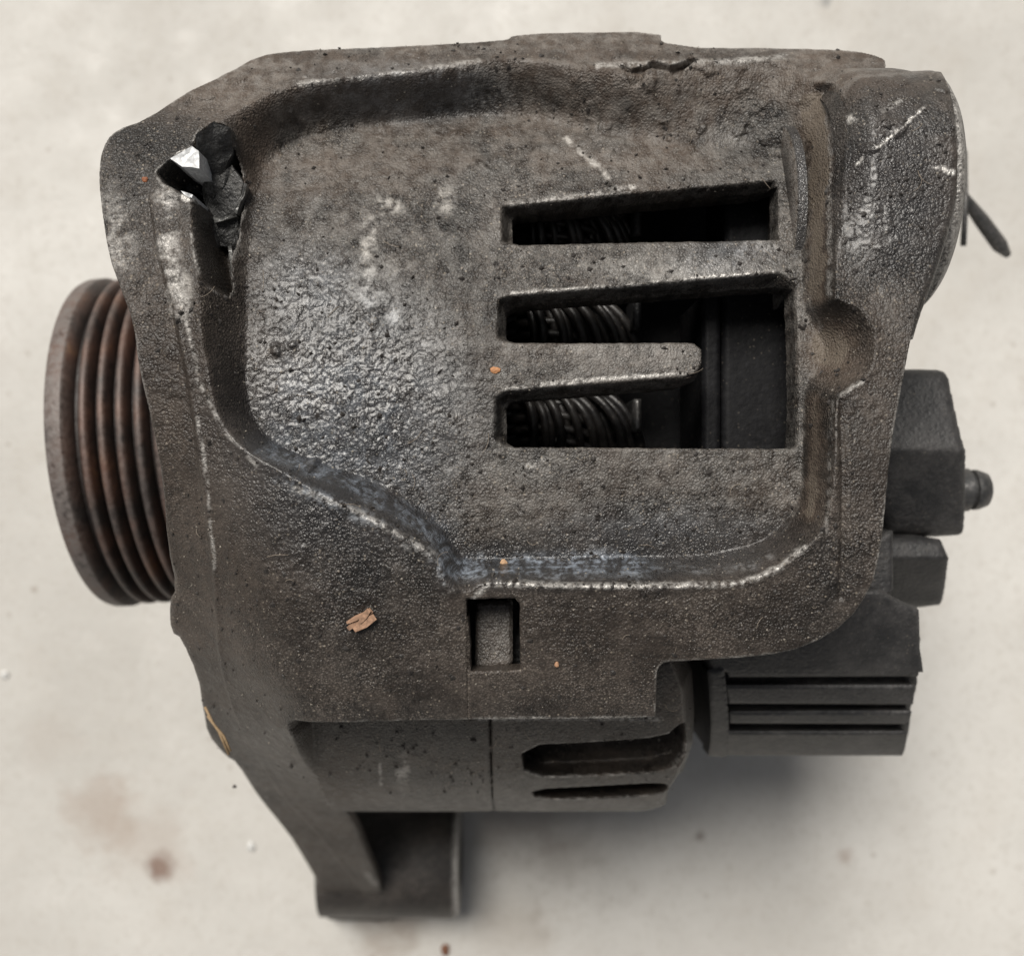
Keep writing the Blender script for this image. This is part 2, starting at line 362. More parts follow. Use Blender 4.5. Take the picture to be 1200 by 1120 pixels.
def z_housing(x, y):
    wob = (fbm(x, y, .45, 1, 2)-.5)*(.045-.03*sstep(2.5, 3, x))
    zs = z_slab(x, y); zb = z_body(x, y)
    do = sdpoly(x, y, OUT_SLAB)+wob*.4
    # slab over the barrel: step down along the slab's own outline
    z = np.where((do < .02) & ((zs < zb) | (y < -5.34)), zs, zb+(zs-zb)*sstep(.02, -.09, do))
    dt = sdpoly(x, y, P_TOP)+wob; dfl = sdpoly(x, y, P_FLR)+wob
    t = np.where(dfl < 0, 1.0, np.clip(-dt, 0, 9)/(np.clip(-dt, 0, 9)+np.clip(dfl, 0, 9)+1e-6)); t = np.where(dt > 0, 0, t)
    kl = .75-.6*sstep(2.8, 3.1, x); t = sstep(0, 1, t)*kl+t*(1-kl)
    lip = np.exp(-(dt/.07)**2)*.02
    z = np.where(do < .0, z+(z_floor(x, y)-zs)*t+lip, z)
    # front flange band, a hair lower than the slab
    db = segdist(x, y, BAND, False); z = z+np.exp(-(db/.05)**2)*.02*sstep(3.2, 2.6, y)-np.where(sdpoly(x, y, BANDP) < 0, .05, 0)*sstep(3.5, 2.6, y)*sstep(0, .06, db)
    # broken corner
    dbk = sdpoly(x, y, BROKEN)+wob*1.2
    z = np.where(dbk < 0, np.minimum(z, zs-1.15*sstep(.0, -.05, dbk)-.02), z)
    z = z-.30*sstep(.0, -.13, np.minimum(sdpoly(x, y, SLOT1B), sdpoly(x, y, SLOT2B)))
    # chipped notch in the upper rim
    dn = sdpoly(x, y, NOTCH)+(fbm(x, y, .12, 3)-.5)*.08
    z = z-.16*sstep(.01, -.05, dn)*(.6+.8*fbm(x, y, .3, 5, 2))
    # pad edge on the right frame, parallel to the wall
    px = W([(985, 470), (985, 700)], z_slab); z = z-.035*np.exp(-(segdist(x, y, px, False)/.035)**2)
    # mounting boss: a cylinder along X
    zc = z_boss(x, y); k = np.where(x > 3.3, sstep(.0, .04, dt)*sstep(3.38, 3.95, x), 0)
    z = np.where(zc > z, z+(zc-z)*k, z)
    # barrel grooves and its rounded rear shoulder
    for G, dp in ((GRV1, .65), (GRV2, .6)):
        z = z-dp*sstep(.015, -.045, sdpoly(x, y, G))
    z = z-np.where((do > 0.03) & (x > 1.2), .9*sstep(.32, .0, segdist(x, y, BEDGE, False)), 0)
    # rim round over at the outline
    dk = np.clip(-sd_outer(x, y), 0, .12); r = .12
    z = z-(r-np.sqrt(r*r-(r-dk)**2))*.8
    for s, r in ((np.minimum(sd_holes(x, y), 9), .03), (np.abs(sd_seam(x, y)), .003+.012*(y < -1.6))):
        dk = np.clip(s, 0, r); z = z-(r-np.sqrt(r*r-(r-dk)**2))
    return z
OUT_SLAB = OUT
BANDL = [(178, 225), (186, 290), (205, 360), (222, 440), (231, 500), (240, 580), (252, 680), (262, 790), (282, 850), (330, 930), (385, 990), (430, 1050), (442, 1090)]
BAND = W(BANDL, z_slab, 0)
BANDP = W(BANDL+[(330, 1110), (250, 900), (100, 700), (60, 200)], z_slab, 0)
BODY_P = np.array([(-3.3, -2.0), (4, -2.0), (4, YA-RB+.06), (-3.3, YA-RB+.06)])
def sd_outer(x, y):
    s = sdpoly(x, y, OUT)
    fb = np.maximum(np.maximum(x+.28, -(x+3.3)), np.maximum(YA-RB+.06-y, y+2.2))     # front barrel
    rb = np.maximum(np.maximum(sdpoly(x, y, BODY_RP), YA-RB+.06-y), -.28-x)
    return np.minimum(s, np.minimum(fb, rb))
BEDGE = W([(814, 770), (826, 800), (828, 850), (826, 890), (815, 915), (800, 935)], z_body, 0)
BODY_RP = np.array([(-.4, -2.2)]+[tuple(p) for p in W([(700, 770), (812, 770), (826, 800), (828, 850), (826, 890), (812, 925)], z_body, 0)]+[(1.9, YA-RB), (-.4, YA-RB)])
def sd_holes(x, y):
    h1 = (fbm(x, y, .09, 2)-.5)*.02
    return np.minimum(np.minimum(sdpoly(x, y, SLOT1), sdpoly(x, y, SLOT2)), sdpoly(x, y, HOLE))+h1
def sd_seam(x, y):
    return x-np.where(y > -2.9, -.50, -.27)

def capsule(u, v, a, b, wd):
    ex, ey = b[0]-a[0], b[1]-a[1]; t = np.clip(((u-a[0])*ex+(v-a[1])*ey)/(ex*ex+ey*ey+1e-9), 0, 1)
    return np.clip(1.3-np.hypot(u-a[0]-t*ex, v-a[1]-t*ey)/wd, 0, 1)
def line(u, v, pts, wd):
    r = 0
    for a, b in zip(pts[:-1], pts[1:]): r = np.maximum(r, capsule(u, v, a, b, wd))
    return r
def blob(u, v, cu, cv, ru, rv): return np.clip(1.5*(1-np.sqrt(((u-cu)/ru)**2+((v-cv)/rv)**2)), 0, 1)
def marks(x, y, z, cv):
    u = U0+F*x/(CAMZ-z); v = V0-F*y/(CAMZ-z)
    def tri(wl, k, o=4): return np.clip(.5+((fbm(x, y, wl, k, o)+fbm(y, z, wl, k+1, o)+fbm(z, x, wl, k+2, o))/3-.5)*1.7, 0, 1)
    n = tri(.5, 1); m = tri(.11, 4); f = tri(.04, 6, 2)
    un, vn = u+(m-.5)*16, v+(n-.5)*16+(m-.5)*10
    dust = .25*sstep(.4, .65, n)
    dust = np.maximum(dust, .75*sstep(.30, .6, n)*sstep(330, 150, v)*sstep(150, 330, u))
    dust = np.maximum(dust, .8*blob(un, vn, 250, 90, 240, 70)); dust = np.maximum(dust, .55*blob(un, vn, 700, 45, 330, 40))
    dust = np.maximum(dust, .45*blob(un, vn, 230, 600, 190, 420)); dust = np.maximum(dust, .6*blob(un, vn, 370, 980, 110, 170)); dust = np.maximum(dust, .3*blob(un, vn, 700, 760, 400, 110))
    brass = .95*line(un, v, [(952, 125), (960, 170), (958, 345)], 14)+.8*line(un, v, [(955, 470), (955, 560), (950, 600)], 12)+.9*blob(un, vn, 975, 405, 46, 56)
    wear = np.clip((cv-.014)*30, 0, 1)*sstep(.42, .60, m)*.45
    wear = np.maximum(wear, .7*sstep(.35, .6, m)*line(un, v, [(197, 228), (200, 300), (214, 362)], 13))
    wear = np.maximum(wear, .45*sstep(.42, .58, m)*blob(un, vn, 138, 280, 32, 75))
    W_ = [([(966, 110), (972, 200), (972, 345)], 2.5, .6), ([(232, 490), (243, 560), (252, 670)], 2.5, .55), ([(218, 370), (234, 450), (262, 505), (300, 545)], 2.5, .6), ([(345, 572), (420, 600), (510, 650)], 4, .55),
          ([(580, 683), (700, 686), (870, 684), (915, 665), (942, 640)], 4, .8), ([(600, 240), (735, 222)], 4, .6), ([(600, 344), (760, 332), (905, 318)], 3, .8), ([(592, 456), (700, 445), (810, 436)], 3, .7),
          ([(562, 842), (775, 841)], 2.5, .7), ([(860, 772), (930, 768), (1000, 735), (1040, 650)], 2, .45), ([(1003, 193), (1045, 160), (1083, 126)], 2, .95), ([(978, 145), (1000, 137)], 5, .8), ([(1035, 130), (1056, 119)], 3, .5),
          ([(1095, 195), (1117, 202)], 4, 1.0), ([(1118, 100), (1126, 190)], 3, .5), ([(612, 550), (640, 540)], 4, .6), ([(555, 700), (572, 684)], 4, .8), ([(740, 645), (800, 643), (846, 628)], .9, .0),
          ([(975, 470), (968, 640)], 2, .35), ([(850, 886), (895, 905)], 3, 0), ([(790, 895), (806, 870)], 3, .6), ([(985, 463), (1010, 447)], 3, .6), ([(700, 78), (850, 72), (920, 66)], 4, .6), ([(350, 98), (450, 88), (560, 72)], 3.5, .5),
          ([(445, 895), (447, 920)], 2, .5), ([(430, 1025), (440, 1035)], 4, .6)]
    for pts, wd, s in W_: wear = np.maximum(wear, s*line(u+(m-.5)*5, v+(m-.5)*5, pts, wd)*sstep(.3, .5, f))
    fresh = np.maximum(blob(u, v, 218, 184, 18, 11)*(cv > -9), blob(u, v, 218, 232, 8, 7))
    wear = np.maximum(wear, (fresh > .35)*1.0)
    wear = wear+.25*blob(un, vn, 800, 315, 160, 22)+.2*blob(un, vn, 740, 415, 90, 20)
    pale = .8*np.maximum.reduce([blob(un, vn, 458, 238, 26, 16), blob(un, vn, 520, 230, 18, 24), line(un, vn, [(458, 240), (435, 265), (432, 310), (432, 350), (462, 370)], 11), blob(un, vn, 432, 340, 26, 28)])
    pale = np.maximum(pale, .9*line(un, vn, [(664, 163), (690, 185), (715, 208)], 4)); pale = np.maximum(pale, 1.2*blob(u, v, 737, 219, 14, 5))
    pale = np.maximum(pale, .6*blob(un, vn, 473, 905, 10, 28)); pale = np.maximum(pale, .5*blob(un, vn, 220, 340, 10, 26)); pale = np.maximum(pale, .35*blob(un, vn, 560, 100, 60, 42)); pale = np.maximum(pale, .30*blob(un, vn, 430, 330, 110, 80)); pale = np.maximum(pale, .28*blob(un, vn, 780, 310, 180, 30)); pale = np.maximum(pale, .25*blob(un, vn, 720, 418, 130, 26)); dust = np.maximum(dust, .8*blob(un, vn, 585, 155, 26, 18))
    pale = np.maximum(pale, .17*sstep(0, 40, 640-v)*sstep(300, 330, u)*(z < 13.56))
    for pts, wd, st in (([(530, 668), (600, 662), (680, 660), (750, 664)], 16, .8), ([(520, 645), (522, 690)], 10, .75), ([(330, 560), (400, 592), (470, 628), (512, 652)], 9, .6),
                        ([(310, 525), (400, 562), (470, 600), (515, 632)], 9, .6), ([(760, 664), (850, 668), (900, 655)], 8, .3), ([(455, 92), (520, 90), (575, 80)], 10, .5), ([(860, 296), (910, 290)], 14, .5),
                        ([(300, 300), (330, 330), (350, 400)], 22, .25), ([(390, 330), (420, 350), (500, 400)], 18, .3)):
        pale = np.maximum(pale, st*line(un, vn, pts, wd)*sstep(.36, .6, f))  # streaks along fillet, recess edge and rim: sky sheen painted as pale colour
    pale = np.maximum(pale, .22*sstep(.3, .6, n)*np.maximum(blob(un, vn, 250, 85, 260, 60), blob(un, vn, 700, 40, 330, 30)))
    oil = .9*blob(un, vn, 400, 500, 190, 210); oil = np.maximum(oil, 1.0*line(u, v, [(300, 520), (420, 570), (515, 625), (530, 665), (760, 660)], 26)); oil = np.maximum(oil, .6*blob(un, vn, 470, 110, 150, 50))
    oil = np.maximum(oil, .7*blob(un, vn, 1050, 220, 110, 150)); oil = np.maximum(oil, .5*blob(un, vn, 850, 300, 80, 30)); oil = np.maximum(oil, .7*blob(un, vn, 780, 640, 200, 60)); oil = np.maximum(oil, .6*blob(un, vn, 360, 340, 90, 70))
    dust = np.clip(np.minimum(dust*(1-.8*oil), .78)+brass*1.1, 0, 1)
    o = np.stack([dust, np.clip(wear, 0, 1), np.clip(oil, 0, 1), np.clip(pale*sstep(.25, .5, m), 0, 1)], 1)
    return o

h = .0138
def z_grain(x, y):
    z = z_housing(x, y); u = U0+F*x/(CAMZ-z); v = V0-F*y/(CAMZ-z)
    crust = np.clip(blob(u, v, 400, 500, 200, 230)+line(u, v, [(300, 520), (515, 625), (530, 665), (760, 660)], 26), 0, 1)
    if x.shape[0] > 2 and x.shape[1] > 2:
        gy, gx = np.gradient(z, h); att = 1/(1+(gx*gx+gy*gy)*.8)
    else: att = 1.0
    x0_, y0_ = x, y
    g = fbm(x, y, .036, 5, 2)-.5; c = np.abs(fbm(x, y, .05, 2, 2)-.5); u2 = fbm(x, y, .9, 0, 3)-.5
    lum = sstep(.62, .75, fbm(x, y, .22, 6, 3))
    z = z+att*(g*(.011+.013*crust)+c*.012*crust*sstep(.45, .55, fbm(x, y, .3, 1, 2))+lum*(.012+.03*sstep(260, 120, v)))+u2*.05
    x, y = x0_, y0_
    for (cu, cv_, r, hh) in ((333, 415, .10, .07), (375, 545, .09, .09), (350, 408, .06, .05), (362, 548, .05, .05)):
        px, py = at(cu, cv_, 13.1); z = z+hh*sstep(r, r*.3, np.hypot(x-px, y-py)+g*.08)
    return z
def skirt_h(x, y, z):
    sh = np.abs(sd_holes(x, y)) < .05; so_ = np.abs(sd_outer(x, y)) < .06
    low = np.where(sh, z-.42, np.where(so_, np.where(y < -5.2, GZ+.05, np.where(x > 3.3, 10.2, 3.0)), z-.5))
    low = np.where(so_ & (y < -5.15) & (x > -3.5), z-.35, low)
    return np.where(so_ & (y > BOSS['y']-1.5) & (x > 3.5), BOSS['z'], low)
FR = sheet('drive_end_housing', M_cast, (-4.85, -.2, -10.2, 5.9), h, z_grain,
      lambda x, y: np.maximum(np.maximum(sd_outer(x, y)+(fbm(x, y, .1, 3)-.5)*.02, sd_seam(x, y)), -sd_holes(x, y)), skirt_h, ALT, marks, rows=3)
RR = sheet('rear_housing', M_cast, (-.6, 5.0, -5.5, 5.9), h, z_grain,
      lambda x, y: np.maximum(np.maximum(sd_outer(x, y)+(fbm(x, y, .1, 3)-.5)*.015, -sd_seam(x, y)+.001), -sd_holes(x, y)), skirt_h, ALT, marks, rows=3)

# broken corner: every facet of the fracture is a chunk of its own, traced in plan at its own depth
M_fresh = cast_material('bare_broken_aluminium', (.70, .71, .72), (.85, .86, .87), .06, .004, (.3, .4), masks=False, sand=.3, speck=0, metal=.0)
M_frac = cast_material('oily_fracture_face', (.04, .04, .04), (.15, .148, .143), .045, .014, (.30, .5), masks=False, sand=.3, speck=.3)
M_edge = cast_material('worn_fracture_edge', (.16, .16, .155), (.34, .335, .32), .05, .006, (.3, .45), masks=False, sand=.3, speck=0, metal=.4)
def facet(pts, mat, low=.9):
    V = []; n = len(pts)
    P = [(*at(p[0]/2.4, p[1]/2.4, p[2]), p[2]) for p in pts]; c = np.mean(P, 0); rr = random.Random(int(pts[0][0]))
    ring = [((p[0]+c[0])/2+rr.uniform(-.01, .01), (p[1]+c[1])/2+rr.uniform(-.01, .01), (p[2]+c[2])/2+rr.uniform(-.015, .015)) for p in P]
    V = ring+P+[(p[0], p[1], p[2]-low) for p in P]+[tuple(c)]
    Fc = [(3*n, (i+1) % n, i)[::-1] for i in range(n)]
    for i in range(n):
        j = (i+1) % n; Fc += [(i, n+i, n+j, j), (n+i, 2*n+i, 2*n+j, n+j)]
    ar = sum(P[i][0]*P[(i+1) % n][1]-P[(i+1) % n][0]*P[i][1] for i in range(n))
    if ar < 0: Fc = [f[::-1] for f in Fc]
    o = make('fracture_facet', np.array(V), Fc, mat, FR, False)
    import bmesh
    bm = bmesh.new(); bm.from_mesh(o.data); top = [e for e in bm.edges if min(v.co.z for v in e.verts) > (min(p[2] for p in P)-.3)*CM]
    bmesh.ops.subdivide_edges(bm, edges=top, cuts=4, use_grid_fill=True); bmesh.ops.triangulate(bm, faces=bm.faces[:])
    for v in bm.verts:
        if v.co.z > (min(p[2] for p in P)-.3)*CM:
            x, y, z = v.co/CM; k = .045 if mat is not M_fresh else .015
            v.co += Vector((float(fbm(y*1.3, z, .12, 1, 2)-.5), float(fbm(z, x*1.2, .12, 3, 2)-.5), float(fbm(x, y, .13, 2, 3)-.5)*1.5))*k*CM
    bm.to_mesh(o.data); bm.free(); return o
for pts, mt in (([(478, 446, 13.66), (540, 412, 13.60), (560, 425, 13.58), (560, 474, 13.60), (512, 468, 13.64)], M_fresh),
          ([(440, 478, 12.9), (490, 450, 12.9), (562, 470, 12.7), (580, 550, 12.7), (520, 550, 12.7), (450, 520, 12.9)], M_dark),
          ([(552, 380, 13.62), (600, 345, 13.55), (645, 360, 13.45), (655, 430, 13.15), (630, 484, 13.05), (580, 503, 13.05), (552, 468, 13.25)], M_frac),
          ([(578, 500, 13.05), (632, 484, 13.15), (655, 466, 13.15), (684, 515, 13.10), (662, 608, 12.98), (600, 618, 12.90), (568, 560, 12.86)], M_frac),
          ([(596, 614, 13.02), (668, 603, 13.02), (655, 692, 12.88), (606, 690, 12.92)], M_frac),
          ([(533, 556, 13.62), (562, 580, 13.20), (585, 680, 13.02), (578, 760, 13.12), (552, 790, 13.45), (538, 700, 13.60)], M_frac),
          ([(560, 578, 13.28), (602, 618, 13.02), (612, 690, 12.98), (632, 862, 13.02), (556, 798, 13.48), (582, 700, 13.30)], M_frac),
          ([(606, 688, 12.6), (642, 688, 12.6), (658, 812, 12.7), (628, 852, 12.8)], M_dark),
          ([(652, 690, 12.98), (668, 603, 13.0), (705, 620, 12.80), (716, 730, 12.78), (680, 822, 12.84), (655, 812, 12.92)], M_frac),
          ([(508, 536, 13.60), (543, 548, 13.52), (533, 566, 13.60)], M_fresh)):
    facet(pts, mt)
for pts in ([(600, 608, 13.12), (664, 598, 13.12), (668, 608, 13.08), (604, 626, 13.08)], [(641, 690, 13.05), (651, 690, 13.05), (662, 812, 13.02), (655, 815, 13.02)],
            [(684, 515, 13.2), (692, 518, 13.18), (670, 602, 13.1), (662, 600, 13.1)], [(538, 560, 13.66), (545, 562, 13.64), (548, 690, 13.62), (541, 690, 13.64)]):
    facet(pts, M_edge, .3)

# closed barrel underneath
def belly():
    V = []; Q = []; seg = 60; prof = [(-3.9, 4.6), (-3.35, 5.6), (-3.2, RB-.03), (.9, RB-.03), (1.7, 5.0), (4.1, 4.4)]
    for x, r in prof:
        for k in range(seg+1):
            a = R_(-8)+R_(196)*k/seg      # from the photo's lower edge round underneath to the far side
            V.append((x, YA-math.cos(a)*r, ZA-math.sin(a)*r))
    n = seg+1
    for i in range(len(prof)-1):
        for k in range(seg): Q.append((i*n+k, i*n+k+1, (i+1)*n+k+1, (i+1)*n+k))
    nb = len(V)
    return make('barrel_underside', np.array(V), np.array(Q), M_dark, ALT)
belly()
# lower mounting lug with its bore
lug = lathe_x('mounting_lug', [(-3.0, .5), (-3.95, .55), (-4.0, 1.15), (-1.25, 1.18), (-1.12, 1.10), (-1.08, .95), (-1.08, .62), (-1.2, .55), (-3.0, .5)], -8.12, 2.36, M_cast, ALT, 64,
              marks=[(.1, 0, .2, 0)]*3+[(.1, .0, .1, 0), (.1, .9, 0, 0), (.1, .3, 0, 0)]+[(.1, 0, .2, 0)]*3)
# mounting boss end face, bushing in the recess wall
lathe_x('boss_end', [(4.3, 1.38), (4.86, 1.41), (4.90, 1.38), (4.96, 1.30), (4.96, .7), (4.4, .62)], BOSS['y'], BOSS['z'], M_cast, ALT, 72, marks=[(.1, .0, .2, 0)]+[(.1, .5, .2, 0), (.1, .5, .2, 0)]+[(.2, 0, .2, 0)]*3)
lathe_x('boss_underside', [(3.6, 1.1), (3.7, 1.25), (4.86, 1.27)], BOSS['y'], BOSS['z']-.02, M_cast, ALT, 72, marks=[(.1, 0, .2, 0)]*3)
o = lathe_x('bushing', [(3.25, .0), (3.25, .70), (3.255, 1.09), (3.27, 1.12), (3.37, 1.12)], BOSS['y']-.22, 12.24, M_cast, ALT, 72, marks=[(.1, 0, .2, 0)]*2+[(.9, .4, 0, 0)]+[(.1, .05, 1, 0)]*2)

# clip block inside the square hole
def pc(name, pts, z, low, mat, parent=ALT, r=.06, n=0, slope=(0, 0), h=.03, mk=None, zf=None, amp=.01):
    P = W(pts, z if zf is None else zf, n); cx, cy = P.mean(0)
    f = zf or (lambda x, y: z+slope[0]*(x-cx)+slope[1]*(y-cy))
    def zz(x, y):
        dk = np.clip(-sdpoly(x, y, P), 0, r); return f(x, y)-(r-np.sqrt(np.maximum(r*r-(r-dk)**2, 0)))+(fbm(x, y, .12, 2)-.5)*amp
    b = (P[:, 0].min()-.1, P[:, 0].max()+.1, P[:, 1].min()-.1, P[:, 1].max()+.1)
    return sheet(name, mat, b, h, zz, lambda x, y: sdpoly(x, y, P), (low if callable(low) else lambda x, y, q: q*0+low), parent, mk)
pc('locking_block', [(557, 706), (597, 704), (601, 708), (601, 776), (596, 782), (557, 783)], 13.25, 12.3, M_cast, mk=lambda x, y, z, c: np.stack([x*0+.35, x*0+.1, x*0+.2, x*0], 1), h=.02)
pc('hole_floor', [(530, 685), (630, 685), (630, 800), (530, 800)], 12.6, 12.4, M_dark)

# ---- pulley
pr = []; mk = []
def pp(x, r, m): pr.append((x, r)); mk.append(m)
BAND_M = (.0, 1.0, 0, 0); DK = (0, 0, .95, 0); RG = (0, .42, .0, 0)
pp(-6.45, .9, DK); pp(-6.50, 2.3, DK); pp(-6.72, 2.5, BAND_M); pp(-6.80, 2.66, BAND_M); pp(-6.78, 2.72, BAND_M); pp(-6.72, 2.745, BAND_M); pp(-6.54, 2.75, BAND_M); pp(-6.50, 2.72, RG); pp(-6.40, 2.53, DK); pp(-6.36, 2.53, DK)
x = -6.23
for i in range(6):
    pp(x-.065, 2.67, (0, .1, .1, 0)); pp(x-.04, 2.715, RG); pp(x-.022, 2.725, RG); pp(x+.022, 2.725, RG); pp(x+.04, 2.715, RG); pp(x+.065, 2.67, (0, .1, .1, 0)); pp(x+.118, 2.47, DK); pp(x+.146, 2.47, DK); x += .268
pp(-4.62, 2.75, RG); pp(-4.5, 2.75, RG); pp(-4.45, 2.6, DK); pp(-4.45, .9, DK)
PUL = lathe_x('pulley', pr, .66, 7.2, M_rust, ALT, 128, yaw=R_(3.6), pivot=-5.5, marks=mk)
lathe_x('shaft', [(-6.6, .0), (-6.6, .75), (-6.3, .85), (-4.0, .85)], .66, 7.2, M_stud, ALT, 24)
# front cover disc behind the pulley
lathe_x('front_bearing_cap', [(-4.45, .8), (-4.42, 2.4), (-4.2, 3.6), (-3.9, 4.4), (-3.4, 4.7)], YA, ZA, M_dark, ALT, 64)

# ---- stator windings seen through the slots
rnd = random.Random(4)
WN = bpy.data.objects.new('stator_winding', None); C.objects.link(WN); WN.parent = ALT; WN['label'] = 'bundle of dark enamelled copper wire seen through the slots'
def arc(a, b, c, z0, z1, n=14):
    out = []
    for i in range(n+1):
        t = i/n; u = a[0]*(1-t)**2+2*b[0]*t*(1-t)+c[0]*t*t; v = a[1]*(1-t)**2+2*b[1]*t*(1-t)+c[1]*t*t
        z = z0+(z1-z0)*t+.35*math.sin(math.pi*t); x, y = at(u, v, z); out.append((x, y, z))
    return out
for base in (215, 330, 440):
    for i in range(12):
        o = i*10.5; j = rnd.uniform(-3, 3); zz = 11.72-.02*i+rnd.uniform(-.2, .12)
        wr = tube('wire', arc((596+o*.45, base+18+j-i*1.5+rnd.uniform(-5, 5)), (640+o+j*2, base+15), (622+o*1.12+j, base+118), zz-.35, zz-.2), rnd.uniform(.055, .07), M_wire, WN, 8)
    for i in range(4):
        j = rnd.uniform(-4, 4); zz = 11.35
        tube('wire', arc((590, base+40+i*14), (680+j, base+15+i*15), (735, base+66+i*16), zz, zz-.2), rnd.uniform(.055, .07), M_wire, WN, 8)
for v in (235, 345, 465):
    pc('lead_clamp', [(742, v+2), (752, v+2), (752, v+40), (742, v+42)], 11.85, 11.0, M_stud if v > 400 else M_dark, h=.03)
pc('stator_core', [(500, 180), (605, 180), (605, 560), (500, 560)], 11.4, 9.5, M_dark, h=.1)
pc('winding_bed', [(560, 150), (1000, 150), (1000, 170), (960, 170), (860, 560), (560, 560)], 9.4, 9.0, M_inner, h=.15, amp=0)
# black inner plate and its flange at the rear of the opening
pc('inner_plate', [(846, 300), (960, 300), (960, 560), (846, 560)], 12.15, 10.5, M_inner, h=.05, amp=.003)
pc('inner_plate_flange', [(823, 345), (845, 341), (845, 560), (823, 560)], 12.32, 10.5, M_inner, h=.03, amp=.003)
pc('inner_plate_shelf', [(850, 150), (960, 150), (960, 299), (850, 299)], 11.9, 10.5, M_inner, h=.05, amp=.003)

# ---- rear plastic cover
def zcov(x, y): return z_cyl(y, 5.25)
def skc(d): return lambda x, y, z: z-d
COV = pc('rear_cover', [(800, 700), (1032, 690), (1050, 700), (1080, 715), (1081, 760), (1078, 800), (1070, 830), (1062, 875), (1058, 884), (832, 884), (830, 780)], 0, lambda x, y, z: z*0+2.5, M_plast, h=.03, n=0, r=.1,
         zf=lambda x, y: zcov(x, y)-.26*(((y < -2.58) & (x > 2.45) & (x < 9)).astype(float)))
for a, b, c, d in (((848, 780), (1078, 770), (1078, 793), (855, 794)), ((848, 803), (1074, 803), (1071, 826), (855, 825)), ((855, 834), (1070, 833), (1066, 849), (856, 848)), ((850, 857), (1064, 857), (1058, 886), (850, 886))):
    pc('vent_slat', [a, b, c, d], 0, lambda x, y, z: z-.4, M_plast, COV, h=.03, r=.05, zf=zcov)
pc('cover_frame_bar', [(829, 785), (849, 783), (850, 888), (830, 886)], 0, lambda x, y, z: z-.5, M_plast, COV, h=.03, r=.04, zf=lambda x, y: zcov(x, y)+.03)
pc('cover_shoulder', [(1000, 735), (1035, 716), (1062, 722), (1081, 748), (1080, 770), (1040, 774), (1000, 770), (900, 778), (900, 760)], 11.35, 9, M_plast, COV, h=.03, r=.08, slope=(0, .25))
pc('cover_corner_rib', [(1045, 700), (1078, 712), (1081, 748), (1062, 724), (1043, 716)], 11.5, 9, M_plast, COV, h=.03, r=.05, slope=(-.3, 0))
# ---- regulator / connector block with stud
BLK = pc('terminal_block', [(1020, 432), (1100, 431), (1115, 435), (1120, 460), (1132, 515), (1137, 530), (1136, 620), (1128, 630), (1015, 628)], 11.2, 7.5, M_plast, n=1, h=.03, r=.18,
         zf=lambda x, y: 11.2-np.where(y > .42, (y-.42)*.20, 0)-np.where(y < .36, (.36-y)*.75, 0))
pc('block_pad', [(1010, 628), (1105, 628), (1112, 645), (1110, 700), (1104, 713), (1010, 713)], 10.7, 7.5, M_plast, BLK, n=1, h=.03, r=.15, zf=lambda x, y: 10.75-np.where(y < -1.1, (-1.1-y)*1.3, 0)+np.where(y > -1.1, -(y+1.1)*.2, 0))
pc('cover_web', [(1000, 640), (1048, 620), (1048, 690), (1032, 716), (1000, 716)], 11.6, 9, M_plast, COV, h=.03)
x0, y0 = at(1140, 574, 10.2)
lathe_x('terminal_stud', [(x0-.3, .30), (x0-.02, .31), (x0, .31), (x0+.02, .25), (x0+.06, .245), (x0+.08, .29), (x0+.14, .29), (x0+.27, .24), (x0+.30, .19), (x0+.305, 0)], y0, 10.0, M_stud, BLK, 28)
# loose pins poking out behind the boss
def P3(u, v, z): x, y = at(u, v, z); return (x, y, z)
tube('contact_pin', [P3(1120, 150, 8.6), P3(1130, 180, 8.5), P3(1131, 240, 8.4), P3(1129, 288, 8.4)], .05, M_stud, ALT, 8)
tube('contact_pin', [P3(1085, 165, 9), P3(1125, 225, 8.4), P3(1150, 258, 8), P3(1172, 288, 7.8), P3(1181, 299, 7.7)], .12, M_stud, ALT, 10, taper=[.6, .6, 1, 1.05, .5])

# ================================================================= LOOSE DIRT
def crumb(name, u, v, z, r, c, label, cat, flat=.5, sx=1, rot=0, seed=0, mat=None, group=None):
    import bmesh
    bm = bmesh.new(); bmesh.ops.create_icosphere(bm, subdivisions=2, radius=1); rr = random.Random(seed+int(u))
    ph = [rr.uniform(0, 6) for _ in range(6)]
    for q in bm.verts:
        k = 1+.22*math.sin(q.co.x*2.3+ph[0])+.18*math.sin(q.co.y*3.1+ph[1])+.12*math.sin(q.co.z*4+ph[2])+rr.uniform(-.06, .06)
        q.co = Vector((q.co.x*sx*r, q.co.y*r, q.co.z*r*flat))*k*CM
    me = bpy.data.meshes.new(name); bm.to_mesh(me); bm.free(); me.materials.append(mat or plain(name+'_mat', c))
    o = bpy.data.objects.new(name, me); C.objects.link(o); x, y = at(u, v, z)
    o.location = (x*CM, y*CM, z*CM+r*flat*CM*.6); o.rotation_euler[2] = rot
    o['label'] = label; o['category'] = cat
    if group: o['group'] = group
    return o
def topz(u, v, zf):
    z = 12.0
    for _ in range(15):
        x, y = at(u, v, z); z = .5*z+.5*float(zf(np.array([[x]]), np.array([[y]]))[0, 0])
    return z
crumb('grit', 581, 434, topz(581, 434, z_grain), .045, (.62, .30, .14), 'orange grit grain on the alternator beside the lowest slots', 'grit')
crumb('grit', 591, 659, topz(591, 659, z_grain), .042, (.60, .38, .22), 'orange grit grain above the square hole on the shiny ledge', 'grit')
crumb('grit', 170, 211, topz(170, 211, z_grain), .035, (.35, .13, .06), 'red rust grain left of the broken corner', 'grit')
crumb('grit', 652, 778, topz(652, 778, z_grain), .028, (.5, .28, .16), 'tiny orange grain right of the square hole', 'grit')
